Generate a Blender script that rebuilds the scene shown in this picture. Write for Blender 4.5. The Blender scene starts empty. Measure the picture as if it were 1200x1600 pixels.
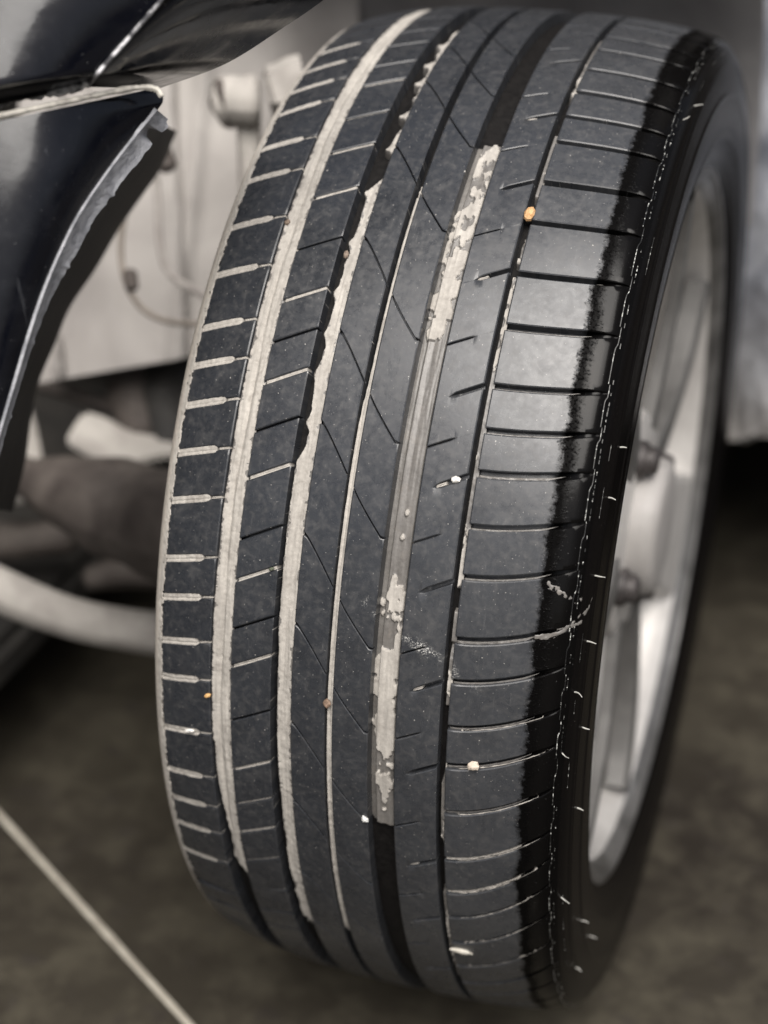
import bpy, math, random
import numpy as np
from mathutils import Matrix, Vector

# ------------------------------------------------------------------ camera, sky, sun, exposure
SC = bpy.context.scene
COL = SC.collection
ELEV = math.radians(28.0)                       # camera stands this far above the wheel axis
HUB = Vector((0, 0, .3195))
MW = Matrix.Translation(HUB) @ Matrix.Rotation(-ELEV, 4, 'X')      # wheel frame -> world (-Y points to the camera)
CROT = np.array([[0.9493123, -0.15017706, 0.27613947],
                 [0.27524204, -0.02714822, -0.96099157],
                 [0.15181558, 0.98828631, 0.0155629]])
CPOS = np.array([0.2357593, -1.1169265, 0.0])
FPX = 2641.59                                   # focal length in pixels of the 1200 x 1600 frame
cam_d = bpy.data.cameras.new('camera')
cam = bpy.data.objects.new('camera', cam_d)
COL.objects.link(cam)
cl = Matrix([list(r) for r in CROT]).to_4x4()
cl.translation = Vector(CPOS)
cam.matrix_world = MW @ cl
cam_d.sensor_fit = 'VERTICAL'
cam_d.sensor_height = 36
cam_d.sensor_width = 27
cam_d.lens = FPX / 1600 * 36
cam_d.clip_start = .01
cam_d.clip_end = 200
cam_d.dof.use_dof = True
cam_d.dof.focus_distance = .835
cam_d.dof.aperture_fstop = 4.0
SC.camera = cam

SUN_EL, SUN_AZ = math.radians(58), math.radians(20)       # azimuth measured from -Y towards +X
w = bpy.data.worlds.new('World'); SC.world = w; w.use_nodes = True
nt = w.node_tree; nt.nodes.clear()
sky = nt.nodes.new('ShaderNodeTexSky'); sky.sky_type = 'NISHITA'; sky.sun_disc = False
sky.sun_elevation = SUN_EL; sky.sun_rotation = math.pi - SUN_AZ
sky.air_density = 1.0; sky.dust_density = 6.0; sky.ozone_density = 1.0
hs = nt.nodes.new('ShaderNodeHueSaturation'); hs.inputs['Saturation'].default_value = .6
bg = nt.nodes.new('ShaderNodeBackground'); bg.inputs['Strength'].default_value = .075
wo = nt.nodes.new('ShaderNodeOutputWorld')
nt.links.new(sky.outputs[0], hs.inputs['Color']); nt.links.new(hs.outputs[0], bg.inputs[0]); nt.links.new(bg.outputs[0], wo.inputs[0])
sl = bpy.data.lights.new('sun', 'SUN'); sl.energy = 3.4; sl.angle = math.radians(50); sl.color = (1, .965, .92)
so = bpy.data.objects.new('sun', sl); COL.objects.link(so)
sd = Vector((math.sin(SUN_AZ) * math.cos(SUN_EL), -math.cos(SUN_AZ) * math.cos(SUN_EL), math.sin(SUN_EL)))
so.rotation_euler = sd.to_track_quat('Z', 'Y').to_euler()
SC.view_settings.view_transform = 'Standard'; SC.view_settings.look = 'None'
SC.view_settings.gamma = 1; SC.view_settings.use_curve_mapping = False
SC.view_settings.exposure = .42
SC.cycles.max_bounces = 6

rng = random.Random(4)
D2R = math.pi / 180
MWn = np.array(MW)


def at(px, py, depth):
    """pixel of the 1200 x 1600 photograph at a distance along the view axis -> world point"""
    q = np.array([(px - 600) / FPX * depth, -(py - 800) / FPX * depth, -depth])
    p = CROT @ q + CPOS
    return MWn[:3, :3] @ p + MWn[:3, 3]


def project(P):
    q = (P - CPOS) @ CROT
    return np.stack([600 + FPX * q[..., 0] / -q[..., 2], 800 - FPX * q[..., 1] / -q[..., 2]], -1)


# ------------------------------------------------------------------ numpy noise
def _hash(i, j, seed):
    v = np.sin(i * 127.1 + j * 311.7 + seed * 74.7) * 43758.5453
    return v - np.floor(v)


def vnoise(x, y, seed=0):
    x = np.asarray(x, float); y = np.asarray(y, float)
    xi, yi = np.floor(x), np.floor(y); fx, fy = x - xi, y - yi
    fx = fx * fx * (3 - 2 * fx); fy = fy * fy * (3 - 2 * fy)
    a = _hash(xi, yi, seed); b = _hash(xi + 1, yi, seed); c = _hash(xi, yi + 1, seed); d = _hash(xi + 1, yi + 1, seed)
    return a + (b - a) * fx + (c - a) * fy + (a - b - c + d) * fx * fy


def fbm(x, y, seed=0, o=4):
    s = 0; a = .5; t = 0
    for k in range(o):
        s = s + a * vnoise(x * 2 ** k, y * 2 ** k, seed + k * 11); t += a; a *= .5
    return s / t


# ------------------------------------------------------------------ materials
def newmat(name):
    m = bpy.data.materials.new(name); m.use_nodes = True
    n = m.node_tree.nodes; l = m.node_tree.links
    return m, n, l, n['Principled BSDF']


class G:
    """small node-graph helper"""
    def __init__(s, m):
        s.n = m.node_tree.nodes; s.l = m.node_tree.links

    def put(s, sock, v):
        if isinstance(v, (int, float)): sock.default_value = v
        elif isinstance(v, (tuple, list)): sock.default_value = (list(v) + [1])[:len(sock.default_value)]
        else: s.l.new(v, sock)

    def coord(s, kind='Object', scale=(1, 1, 1), rot=(0, 0, 0)):
        t = s.n.new('ShaderNodeTexCoord'); mp = s.n.new('ShaderNodeMapping')
        mp.inputs['Scale'].default_value = scale; mp.inputs['Rotation'].default_value = rot
        s.l.new(t.outputs[kind], mp.inputs[0]); return mp.outputs[0]

    def noise(s, vec, scale, detail=4, rough=.55, dist=0):
        t = s.n.new('ShaderNodeTexNoise'); s.l.new(vec, t.inputs['Vector'])
        t.inputs['Scale'].default_value = scale; t.inputs['Detail'].default_value = detail
        t.inputs['Roughness'].default_value = rough; t.inputs['Distortion'].default_value = dist
        return t.outputs['Fac']

    def ramp(s, v, a, b, lo=0., hi=1.):
        t = s.n.new('ShaderNodeMapRange'); s.put(t.inputs[0], v)
        for i, x in zip((1, 2, 3, 4), (a, b, lo, hi)): s.put(t.inputs[i], x)
        return t.outputs[0]

    def math(s, op, a, b=0.):
        t = s.n.new('ShaderNodeMath'); t.operation = op; s.put(t.inputs[0], a); s.put(t.inputs[1], b); return t.outputs[0]

    def mix(s, f, a, b):
        t = s.n.new('ShaderNodeMix'); t.data_type = 'RGBA'
        s.put(t.inputs['Factor'], f); s.put(t.inputs[6], a); s.put(t.inputs[7], b); return t.outputs[2]

    def bump(s, h, strength=.5, dist=.001, prev=None):
        t = s.n.new('ShaderNodeBump'); s.put(t.inputs['Strength'], strength); t.inputs['Distance'].default_value = dist
        s.put(t.inputs['Height'], h)
        if prev is not None: s.l.new(prev, t.inputs['Normal'])
        return t.outputs[0]

    def xyz(s, vec):
        t = s.n.new('ShaderNodeSeparateXYZ'); s.l.new(vec, t.inputs[0]); return t.outputs


def tyre_rubber():
    """uv = (position across the tread, arc length round it), metres. Dry scuffed rubber on the tread, wet polished rubber on the outer shoulder."""
    m, n, l, b = newmat('tyre_rubber'); g = G(m)
    uv = g.coord('UV'); u, v, _ = g.xyz(uv)
    big = g.noise(uv, 45, 3); mid = g.noise(uv, 260, 3, .55); fine = g.noise(uv, 1500, 4, .7)
    speck = g.noise(uv, 900, 2, .5); speck2 = g.noise(g.coord('UV', (1, 1, 1), (0, 0, .7)), 420, 3, .5)
    edge = g.math('ADD', u, g.ramp(g.noise(uv, 330, 5, .7), .3, .7, -.0014, .0014))
    edge = g.math('ADD', edge, g.ramp(g.noise(uv, 50, 2), .3, .7, -.0015, .0015))
    wet = g.ramp(edge, .0862, .0888)
    wetr = g.ramp(edge, .0915, .0955)
    left = g.ramp(u, -.02, .06)                                   # outer half painted paler, standing in for the reflected light there
    dry = g.mix(big, g.mix(left, (.018, .020, .024), (.030, .032, .036)), g.mix(left, (.034, .037, .043), (.052, .055, .061)))
    dry = g.mix(g.ramp(mid, .5, .8, 0, .35), dry, (.11, .105, .10))
    smu = g.ramp(g.noise(uv, 95, 6, .75, 1.2), .50, .68)
    dry = g.mix(g.math('MULTIPLY', smu, .28), dry, (.11, .107, .105))
    dry = g.mix(g.ramp(g.noise(uv, 28, 5, .7, .8), .45, .75, 0, .4), dry, (.014, .015, .018))
    dry = g.mix(g.ramp(speck, .71, .745), dry, (.42, .40, .37))
    scr = g.noise(g.coord('UV', (1, .07, 1), (0, 0, .55)), 900, 3, .6)
    dry = g.mix(g.math('MULTIPLY', g.ramp(scr, .63, .72), g.ramp(smu, 0, 1, .1, .4)), dry, (.20, .195, .19))
    speck3 = g.noise(g.coord('UV', (1, 1, 1), (0, 0, 2.1)), 1900, 2, .5)
    dry = g.mix(g.math('MULTIPLY', g.ramp(speck3, .73, .76), g.ramp(smu, 0, 1, .2, .8)), dry, (.45, .44, .42))
    dry = g.mix(g.ramp(speck2, .74, .77), dry, (.50, .48, .44))
    # a pale scratch that runs across three ribs
    a = g.math('ADD', g.math('MULTIPLY', g.math('SUBTRACT', u, .012), .60), g.math('ADD', v, .064))
    band = g.math('MULTIPLY', g.ramp(g.math('ABSOLUTE', a), .0012, .0048, 1, 0), g.ramp(u, .0, .004))
    band = g.math('MULTIPLY', band, g.ramp(u, .050, .066, 1, 0))
    sc = g.math('MULTIPLY', band, g.ramp(g.noise(uv, 1100, 3, .8), .52, .60))
    sc = g.math('MULTIPLY', sc, g.ramp(g.noise(uv, 110, 2, .5), .45, .58))
    dry = g.mix(sc, dry, (.62, .61, .58))
    black = g.mix(g.ramp(speck, .72, .76), (.003, .0028, .0028), (.06, .06, .06))
    l.new(g.mix(wet, dry, black), b.inputs['Base Color'])
    r = g.ramp(g.math('ADD', g.math('MULTIPLY', mid, .5), g.math('MULTIPLY', g.noise(uv, 95, 3, .6, .6), .5)), .38, .62, .24, .40)
    r = g.mix(wet, r, g.mix(wetr, (.30, .30, .30), (.14, .14, .14)))
    l.new(r, b.inputs['Roughness'])
    l.new(g.mix(wet, (.6, .6, .6), g.mix(g.math('MULTIPLY', wetr, g.ramp(u, .0985, .1025, 1, .25)), (.02, .02, .02), (.16, .16, .16))), b.inputs['Specular IOR Level'])
    beads = g.math('MULTIPLY', wet, g.ramp(edge, .090, .096, 1, 0))
    h = g.math('ADD', g.math('MULTIPLY', fine, .035), g.math('MULTIPLY', g.math('MULTIPLY', g.ramp(g.noise(uv, 650, 2), .55, .7), beads), 1.0))
    h = g.math('ADD', h, g.math('MULTIPLY', mid, .10))
    l.new(g.bump(h, .6, .0006), b.inputs['Normal'])
    return m


def sidewall_rubber():
    m, n, l, b = newmat('sidewall_rubber'); g = G(m)
    uv = g.coord('UV'); u, v, _ = g.xyz(uv)
    base = g.mix(g.ramp(g.noise(uv, 700, 3, .6), .70, .74), (.004, .0035, .0035), (.10, .09, .085))
    dust = g.math('ADD', u, g.ramp(g.noise(uv, 300, 5, .7), .3, .7, -.0025, .0025))
    dm = g.math('MULTIPLY', g.ramp(dust, -.1118, -.1135), g.ramp(dust, -.135, -.128))
    l.new(g.mix(dm, base, g.mix(g.noise(uv, 500, 4), (.36, .33, .29), (.54, .50, .45))), b.inputs['Base Color'])
    l.new(g.mix(dm, (.24, .24, .24), (.85, .85, .85)), b.inputs['Roughness'])
    b.inputs['Specular IOR Level'].default_value = .08
    h = g.math('ADD', g.math('MULTIPLY', g.noise(uv, 1200, 3), .2), g.math('MULTIPLY', g.noise(uv, 260, 4), g.math('MULTIPLY', dm, 1.5)))
    l.new(g.bump(h, .5, .0008), b.inputs['Normal'])
    return m


def mud_mat(name, c1, c2, rough, bs=.8, streak=True):
    m, n, l, b = newmat(name); g = G(m)
    uv = g.coord('UV'); st = g.coord('UV', (1, .10, 1))
    f = g.noise(uv, 380, 5, .65)
    c = g.mix(g.ramp(g.math('ADD', g.math('MULTIPLY', f, .5), g.math('MULTIPLY', g.noise(uv, 42, 3), .5)), .38, .62), c1, c2)
    if streak:
        c = g.mix(g.ramp(g.noise(uv, 120, 5, .65, .8), .54, .70, 0, .55), c, (.19, .17, .15))
        c = g.mix(g.ramp(g.noise(st, 420, 3, .5), .40, .72, 0, .45), c, tuple(x * .66 for x in c1))
    c = g.mix(g.ramp(g.noise(uv, 1300, 2), .72, .76, 0, .7), c, (.10, .085, .07))
    l.new(c, b.inputs['Base Color'])
    b.inputs['Roughness'].default_value = rough
    l.new(g.bump(g.math('ADD', f, g.math('MULTIPLY', g.noise(st, 500, 3), .4)), bs, .0004), b.inputs['Normal'])
    return m


def simple(name, c1, c2, rough=.6, scale=20, metal=0., bump=.2, bdist=.002, r2=None, coat=0., spec=.5, lo=.35, hi=.65):
    m, n, l, b = newmat(name); g = G(m)
    o = g.coord('Object')
    f = g.noise(o, scale, 6, .6, .4)
    l.new(g.mix(g.ramp(f, lo, hi), c1, c2), b.inputs['Base Color'])
    if r2 is None: b.inputs['Roughness'].default_value = rough
    else: l.new(g.ramp(f, .3, .7, rough, r2), b.inputs['Roughness'])
    b.inputs['Metallic'].default_value = metal
    b.inputs['Specular IOR Level'].default_value = spec
    b.inputs['Coat Weight'].default_value = coat
    b.inputs['Coat Roughness'].default_value = .05
    if bump: l.new(g.bump(g.noise(o, scale * 4, 5, .6), bump, bdist), b.inputs['Normal'])
    return m


RUB = tyre_rubber()
SIDE = sidewall_rubber()
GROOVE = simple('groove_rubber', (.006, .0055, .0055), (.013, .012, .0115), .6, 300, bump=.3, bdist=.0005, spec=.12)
MUD = mud_mat('dried_mud', (.33, .308, .28), (.48, .452, .41), .9, .5)
SILT = mud_mat('damp_silt', (.12, .112, .104), (.20, .19, .178), .36, .3)
PALE = simple('ridge_glint', (.01, .01, .01), (.55, .55, .52), .3, 420, bump=0, lo=.54, hi=.62)  # pale flecks painted in for the glints on the moulded ridges


# ------------------------------------------------------------------ object helpers
def link(name, me, parent=None, mats=(), sharp=40, smooth=True):
    for m in mats: me.materials.append(m)
    if smooth:
        me.polygons.foreach_set('use_smooth', np.ones(len(me.polygons), bool))
        if sharp: me.set_sharp_from_angle(angle=math.radians(sharp))
    o = bpy.data.objects.new(name, me); COL.objects.link(o)
    if parent is not None: o.parent = parent
    return o


def tag(o, label=None, cat=None, group=None, kind=None):
    if label: o['label'] = label
    if cat: o['category'] = cat
    if group: o['group'] = group
    if kind: o['kind'] = kind
    return o


def empty(name, label, cat, mat=None, group=None):
    o = bpy.data.objects.new(name, None); COL.objects.link(o); o.empty_display_size = .05
    if mat is not None: o.matrix_world = mat
    return tag(o, label, cat, group)


class Mesh:
    """collects vertices, quads and uvs"""
    def __init__(s): s.V = []; s.F = []; s.UV = []; s.M = []; s.n = 0

    def grid(s, P, UV=None, mi=0, keep=None, flip=False, closed=False):
        a, b = P.shape[:2]
        idx = np.arange(a * b).reshape(a, b) + s.n
        if closed: idx = np.vstack([idx, idx[:1]]); a += 1
        q = np.stack([idx[:-1, :-1], idx[1:, :-1], idx[1:, 1:], idx[:-1, 1:]], -1).reshape(-1, 4)
        if flip: q = q[:, ::-1]
        mi = np.full(len(q), mi) if np.isscalar(mi) else mi.reshape(-1)
        if keep is not None: k = keep.reshape(-1); q = q[k]; mi = mi[k]
        s.V.append(P.reshape(-1, 3)); s.F.append(q); s.M.append(mi)
        s.UV.append((P[..., :2] if UV is None else UV).reshape(-1, 2)); s.n += P.shape[0] * P.shape[1]
        return s

    def mesh(s, name):
        V = np.concatenate(s.V); F = np.concatenate(s.F); UV = np.concatenate(s.UV); M = np.concatenate(s.M)
        me = bpy.data.meshes.new(name)
        me.vertices.add(len(V)); me.vertices.foreach_set('co', V.astype(np.float32).ravel())
        me.loops.add(F.size); me.loops.foreach_set('vertex_index', F.astype(np.int32).ravel())
        me.polygons.add(len(F)); me.polygons.foreach_set('loop_start', np.arange(0, F.size, 4, dtype=np.int32))
        me.polygons.foreach_set('material_index', M.astype(np.int32))
        uvl = me.uv_layers.new(name='UVMap'); uvl.data.foreach_set('uv', UV[F.ravel()].astype(np.float32).ravel())
        me.update(calc_edges=True); me.validate()
        return me


def tube_grid(pts, rad, n=10):
    """pts (k,3), rad scalar or list -> grid (k, n+1, 3)"""
    pts = np.asarray(pts, float); k = len(pts); rad = np.broadcast_to(rad, (k,)) if np.ndim(rad) < 2 else rad
    t = np.gradient(pts, axis=0); t /= np.linalg.norm(t, axis=1)[:, None] + 1e-12
    up = np.array([0, 0, 1.]) if abs(t[0][2]) < .9 else np.array([0, 1., 0])
    out = np.zeros((k, n + 1, 3)); a = np.linspace(0, 2 * math.pi, n + 1)
    prev = np.cross(t[0], up); prev /= np.linalg.norm(prev)
    for i in range(k):
        s = prev - t[i] * (prev @ t[i]); s /= np.linalg.norm(s); prev = s; u2 = np.cross(t[i], s)
        out[i] = pts[i] + rad[i] * (np.cos(a)[:, None] * s + np.sin(a)[:, None] * u2)
    return out


def spline(pts, n):
    pts = np.asarray(pts, float); k = len(pts); P = np.vstack([2 * pts[0] - pts[1], pts, 2 * pts[-1] - pts[-2]]); out = []
    for t in np.linspace(0, k - 1 - 1e-9, n):
        i = int(t); f = t - i; a, b, c, d = P[i:i + 4]
        out.append(.5 * (2 * b + (c - a) * f + (2 * a - 5 * b + 4 * c - d) * f * f + (3 * b - a - 3 * c + d) * f ** 3))
    return np.array(out)


def tube(name, pts, rad, mat, parent=None, n=10, res=None, caps=True):
    P = spline(pts, res or max(8, len(pts) * 8))
    if np.ndim(rad): rad = np.interp(np.linspace(0, 1, len(P)), np.linspace(0, 1, len(rad)), rad)
    rad = np.broadcast_to(rad, (len(P),)).copy()
    if caps:
        d0 = P[0] - P[1]; d1 = P[-1] - P[-2]; d0 /= np.linalg.norm(d0); d1 /= np.linalg.norm(d1)
        P = np.vstack([P[0] + d0 * rad[0] * .5, P[0] + d0 * rad[0] * .4, P, P[-1] + d1 * rad[-1] * .4, P[-1] + d1 * rad[-1] * .5])
        rad = np.concatenate([[rad[0] * .02, rad[0] * .6], rad, [rad[-1] * .6, rad[-1] * .02]])
    return link(name, Mesh().grid(tube_grid(P, rad, n)).mesh(name), parent, [mat])


# ------------------------------------------------------------------ tyre profile
def crown(u):
    a = u * 10; return .32 - (.37803 * a ** 2 + .4785 * a ** 4) / 100


_R = spline([(.095, crown(.095)), (.1000, crown(.1)), (.1040, .3092), (.1072, .3062), (.1098, .3015), (.1115, .2945), (.1126, .285), (.1131, .272),
             (.1124, .258), (.1100, .245), (.1065, .2365), (.1038, .2325), (.1015, .2300)], 120)
_L = spline([(-.100, crown(.1)), (-.108, crown(.108)), (-.1135, .3066), (-.1170, .3030), (-.1192, .2975), (-.1206, .289), (-.121, .275),
             (-.1195, .255), (-.115, .240), (-.110, .2325)], 120)


def _arc(Q, v0):
    d = np.concatenate([[0], np.cumsum(np.hypot(*np.diff(Q, axis=0).T))]); return v0 + (d if v0 > 0 else -d)


_tx = np.linspace(-.100, .095, 60)[1:-1]
_V = np.concatenate([_arc(_L, -.100)[::-1], _tx, _arc(_R, .095)])
_X = np.concatenate([_L[::-1, 0], _tx, _R[:, 0]]); _RR = np.concatenate([_L[::-1, 1], crown(_tx), _R[:, 1]])
_o = np.argsort(_V); _V, _X, _RR = _V[_o], _X[_o], _RR[_o]
_dx, _dr = np.gradient(_X, _V), np.gradient(_RR, _V); _ln = np.hypot(_dx, _dr); _nx, _nr = -_dr / _ln, _dx / _ln


def surf(v, phi, h):
    """v across the profile, phi round the wheel (0 faces the camera), h height above the tread"""
    v, phi, h = np.broadcast_arrays(v, phi, h)
    x = np.interp(v, _V, _X) + h * np.interp(v, _V, _nx); r = np.interp(v, _V, _RR) + h * np.interp(v, _V, _nr)
    return np.stack([x, -r * np.cos(phi), r * np.sin(phi)], -1)


def UVof(v, phi):
    v, phi = np.broadcast_arrays(v, phi); return np.stack([v, phi * .32], -1)


DEPTH = .0074
RG = random.Random(11)
wheel = empty('wheel_assembly', 'worn black tyre with pale mud packed in its tread grooves on a silver alloy rim', 'car wheel', MW.copy())

# carcass under the tread + both sidewalls
PH = np.linspace(-math.pi, math.pi, 361)[:-1]
vv = np.concatenate([np.linspace(-.1118, -.1045, 6), np.linspace(-.10, .10, 24), [.1036, .1092]])
hh = np.full(len(vv), -DEPTH)
hh[0] = -.0030; hh[-1] = -.0012; hh[-2] = -.0030
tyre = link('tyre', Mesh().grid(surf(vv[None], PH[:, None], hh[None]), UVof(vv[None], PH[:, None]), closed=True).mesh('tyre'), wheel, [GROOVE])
PH2 = np.linspace(-math.pi, math.pi, 721)[:-1]
for a_, b_, nm in ((.1090, _V[-1], 'sidewall'), (_V[0], -.1112, 'sidewall')):
    vv = np.linspace(a_, b_, 90)
    h = np.zeros((len(PH2), 90))
    if a_ > 0:      # moulded rings on the outer sidewall
        for c, wd, hg in ((.1195, .0009, .0006), (.1225, .0006, .0004), (.1385, .0012, .0007), (.163, .0010, .0006)):
            h += hg * np.exp(-((vv - c) / wd) ** 2)[None]
    link(nm, Mesh().grid(surf(vv[None], PH2[:, None], h), UVof(vv[None], PH2[:, None]), closed=True, flip=False).mesh(nm), tyre, [SIDE], sharp=None)


# ------------------------------------------------------------------ tread pattern
def extend(lst, step=4.75, lo=-180, hi=180):
    """measured groove positions (degrees, descending) continued round the unseen back of the tyre"""
    l = sorted(lst); r = random.Random(3); pat = [4.0, 5.4, 4.4, 5.2, 3.9, 4.7, 5.6]
    span = 360 - (l[-1] - l[0]); n = round(span / step); k = [pat[i % 7] for i in range(n)]; s = span / sum(k); t = l[-1]; out = list(l)
    for i in range(n - 1): t += k[i] * s; out.append(t)
    return out


def cell(name, cols, la, lb, wa, wb, da, db, nrow, wallL=True, wallR=True, bev=.0006, parent=None, mats=None):
    """one tread block between two cross grooves; la/lb centre lines (rad) per column, wa/wb half widths (rad), da/db depths"""
    cols = np.asarray(cols)
    u = list(cols); hcol = [0.] * len(u); hb = np.zeros(len(u))
    c, lA, lB, WA, WB, DA, DB = (list(np.broadcast_to(x, cols.shape)) for x in (cols, la, lb, wa, wb, da, db))
    def dup(i, du, hset):
        j = 0 if i == 0 else len(c)
        src = 0 if i == 0 else len(c) - 1
        c.insert(j, c[src] + du); lA.insert(j, lA[src]); lB.insert(j, lB[src] if i == 0 else lB[src]); WA.insert(j, WA[src]); WB.insert(j, WB[src])
        DA.insert(j, DA[src]); DB.insert(j, DB[src]); hcol.insert(j, hset)
    if wallL: dup(0, -bev, -bev * .7); dup(0, -.0002, -DEPTH - .0002)
    if wallR: dup(1, bev, -bev * .7); dup(1, .0002, -DEPTH - .0002)
    c, lA, lB, WA, WB, DA, DB, hcol = map(np.array, (c, lA, lB, WA, WB, DA, DB, hcol))
    b = bev / .32
    sa = np.clip(DA / .002, 0, 1); sb = np.clip(DB / .002, 0, 1)
    rows = [(lA, -DA), (lA + WA * .86, -DA), (lA + WA, -bev * .7 * sa), (lA + WA + b, 0 * DA)]
    A = lA + WA + b; Bq = lB - WB - b
    for t in np.linspace(0, 1, nrow + 1)[1:-1]: rows.append((A + (Bq - A) * t, 0 * DA))
    rows += [(lB - WB - b, 0 * DB), (lB - WB, -bev * .7 * sb), (lB - WB * .86, -DB), (lB, -DB)]
    PHI = np.array([r[0] for r in rows]); H = np.array([r[1] for r in rows])
    H = np.minimum(H, hcol[None])
    U = np.broadcast_to(c[None], PHI.shape)
    m = Mesh().grid(surf(U, PHI, H), UVof(U, PHI), flip=True)
    return link(name, m.mesh(name), parent or tyre, mats or [RUB], sharp=32)


LEFT = [53.35, 48.77, 44.63, 40.64, 34.83, 30.46, 24.67, 19.27, 13.67, 9.84, 5.92, 1.29, -3.31, -8.99, -12.83, -17.30, -21.23, -27.11, -32.44, -36.36, -40.24, -45.02, -51.18]
SECOND = [52.6, 47.93, 44.26, 38.78, 33.98, 28.38, 22.66, 17.36, 13.33, 9.46, 4.99, .68, -4.90, -8.74, -13.38, -17.12, -22.76, -28.38, -32.71, -36.6, -41.03, -46.46]
DIAG = [51.69, 43.86, 33.67, 22.72, 13.25, 4.76, -5.36, -13.65, -23.49, -32.38, -42.3, -51.5]
HALF = [52.3, 42.45, 34.29, 24.15, 13.20, 3.87, -4.65, -14.76, -23.15, -33.0, -42.74, -51.8]
NOTCH = [49.3, 39.01, 29.61, 19.69, 8.54, .45, -8.88, -18.12, -26.62, -37.93, -46.6]
RIGHT = [53.9, 49.05, 44.56, 40.35, 36.55, 31.15, 26.46, 20.93, 15.67, 10.11, 6.10, 2.28, -2.42, -6.89, -12.61, -16.49, -21.00, -24.99, -30.17, -36.0, -40.69, -44.72, -49.47, -54.99]
lL, lS, lR = extend(LEFT), extend(SECOND), extend(RIGHT)
mm = lambda w: w / .32          # metres along the tread -> radians


def smooth(a, b, x): t = np.clip((x - a) / (b - a), 0, 1); return t * t * (3 - 2 * t)


# left shoulder row: from the rounded shoulder to the first groove
cu = np.array([-.1110, -.1085, -.105, -.1, -.095, -.0905, -.0885, -.087, -.084, -.0807])
def left_line(p, u=cu): return p * D2R + (u + .0805) * (.70 if p < 40 else .95)
def left_w(u=cu): return mm(.0007 + .0012 * (1 - smooth(-.0890, -.0876, u)))
nL = len(lL)
for i in range(nL):
    a, b = lL[i], lL[(i + 1) % nL] + (360 if i == nL - 1 else 0)
    cell('tread_block', cu, left_line(a), left_line(b), left_w(), left_w(), DEPTH * (.55 + .45 * smooth(-.088, -.09, cu)), DEPTH * (.55 + .45 * smooth(-.088, -.09, cu)), 8)
# second row, between the first and the second groove
c2 = np.array([-.0673, -.064, -.060, -.056, -.052, -.048, -.0455])
def sec_line(p, u=c2): return p * D2R + (u + .0447) * 1.5 * (1 - .004 * max(-60, min(p, 60)))
thickset = {round(x, 2) for x in SECOND[1::2]}
nS = len(lS)
def sec_w(p): return mm((.0010 if round(p, 2) in (44.26, 33.98, 28.38, 17.36, 9.46, .68, -8.74, -17.12, -28.38, -36.6, -46.46) else .00065))
for i in range(nS):
    a = lS[i]; bb = lS[(i + 1) % nS]; b = bb + (360 if i == nS - 1 else 0)
    cell('tread_block', c2, sec_line(a), sec_line(b), sec_w(a), sec_w(bb), DEPTH * .8, DEPTH * .8, 8)
# outer row: fades into the rounded shoulder
c3 = np.array([.0503, .053, .056, .060, .065, .070, .075, .080, .085, .0885, .0915, .094, .0965, .0985, .1005, .1022, .1036, .1050, .1065, .1080, .1092])
_sl = [(-180, .8), (-60, 5.2), (-49, 4.8), (-42, 4.4), (-36, 3.4), (-28, 2.6), (-21, 2.2), (-14, 1.8), (-5, 1.4), (5, .9), (15, .7), (30, .55), (45, .1), (180, .8)]
def right_line(p, u=c3):
    s = np.interp(((p + 180) % 360) - 180, [q[0] for q in _sl], [q[1] for q in _sl])
    t = (u - .0503) / .044
    return p * D2R + s * D2R * np.where(t > 0, np.abs(t) ** 1.7, 0)
def right_w(k): return mm((.00135 + .0004 * (k % 3 == 0)) * (1 - .55 * smooth(.090, .104, c3)) * (1 - smooth(.103, .1065, c3)) + .00010)
def right_d(): return DEPTH * .85 * (1 - .75 * smooth(.086, .100, c3)) * (1 - smooth(.1035, .1068, c3))
nR = len(lR)
for i in range(nR):
    a, b = lR[i], lR[(i + 1) % nR] + (360 if i == nR - 1 else 0)
    cell('tread_block', c3, right_line(a), right_line(b), right_w(i), right_w((i + 1) % nR), right_d(), right_d(), 9, wallR=False)


def rib(uL, uR, cuts, extra, name='tread_rib'):
    """a continuous rib: cuts = sorted list of (line(u), half width(u), depth(u)), the sipes moulded into it"""
    cols = np.unique(np.round(np.concatenate([np.linspace(uL + .0006, uR - .0006, 13), extra]), 6))
    c = np.concatenate([[uL - .0002, uL], cols, [uR, uR + .0002]])
    hc = np.concatenate([[-DEPTH - .0002, -.0004], np.zeros(len(cols)), [-.0004, -DEPTH - .0002]])
    cc = np.clip(c, uL, uR)
    Rw, Hw = [], []; n = len(cuts); b = mm(.0005)
    for i in range(n):
        f, wf, df = cuts[i]; L = f(cc); W = wf(cc); Dd = df(cc); s = np.clip(Dd / .001, 0, 1)
        Rw += [L - W - b, L - W, L - W * .7, L + W * .7, L + W, L + W + b]; Hw += [0 * L, -.0003 * s, -Dd, -Dd, -.0003 * s, 0 * L]
        f2, w2, _ = cuts[(i + 1) % n]; L2 = f2(cc) + (2 * math.pi if i == n - 1 else 0); A = L + W + b; B2 = L2 - w2(cc) - b
        m = max(3, int(np.mean(B2 - A) / .013))
        for t in np.linspace(0, 1, m + 1)[1:-1]: Rw.append(A + (B2 - A) * t); Hw.append(0 * L)
    PHI = np.array(Rw); H = np.minimum(np.array(Hw), hc[None]); U = np.broadcast_to(c[None], PHI.shape)
    return link(name, Mesh().grid(surf(U, PHI, H), UVof(U, PHI), closed=True, flip=True).mesh(name), tyre, [RUB], sharp=32)


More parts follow.
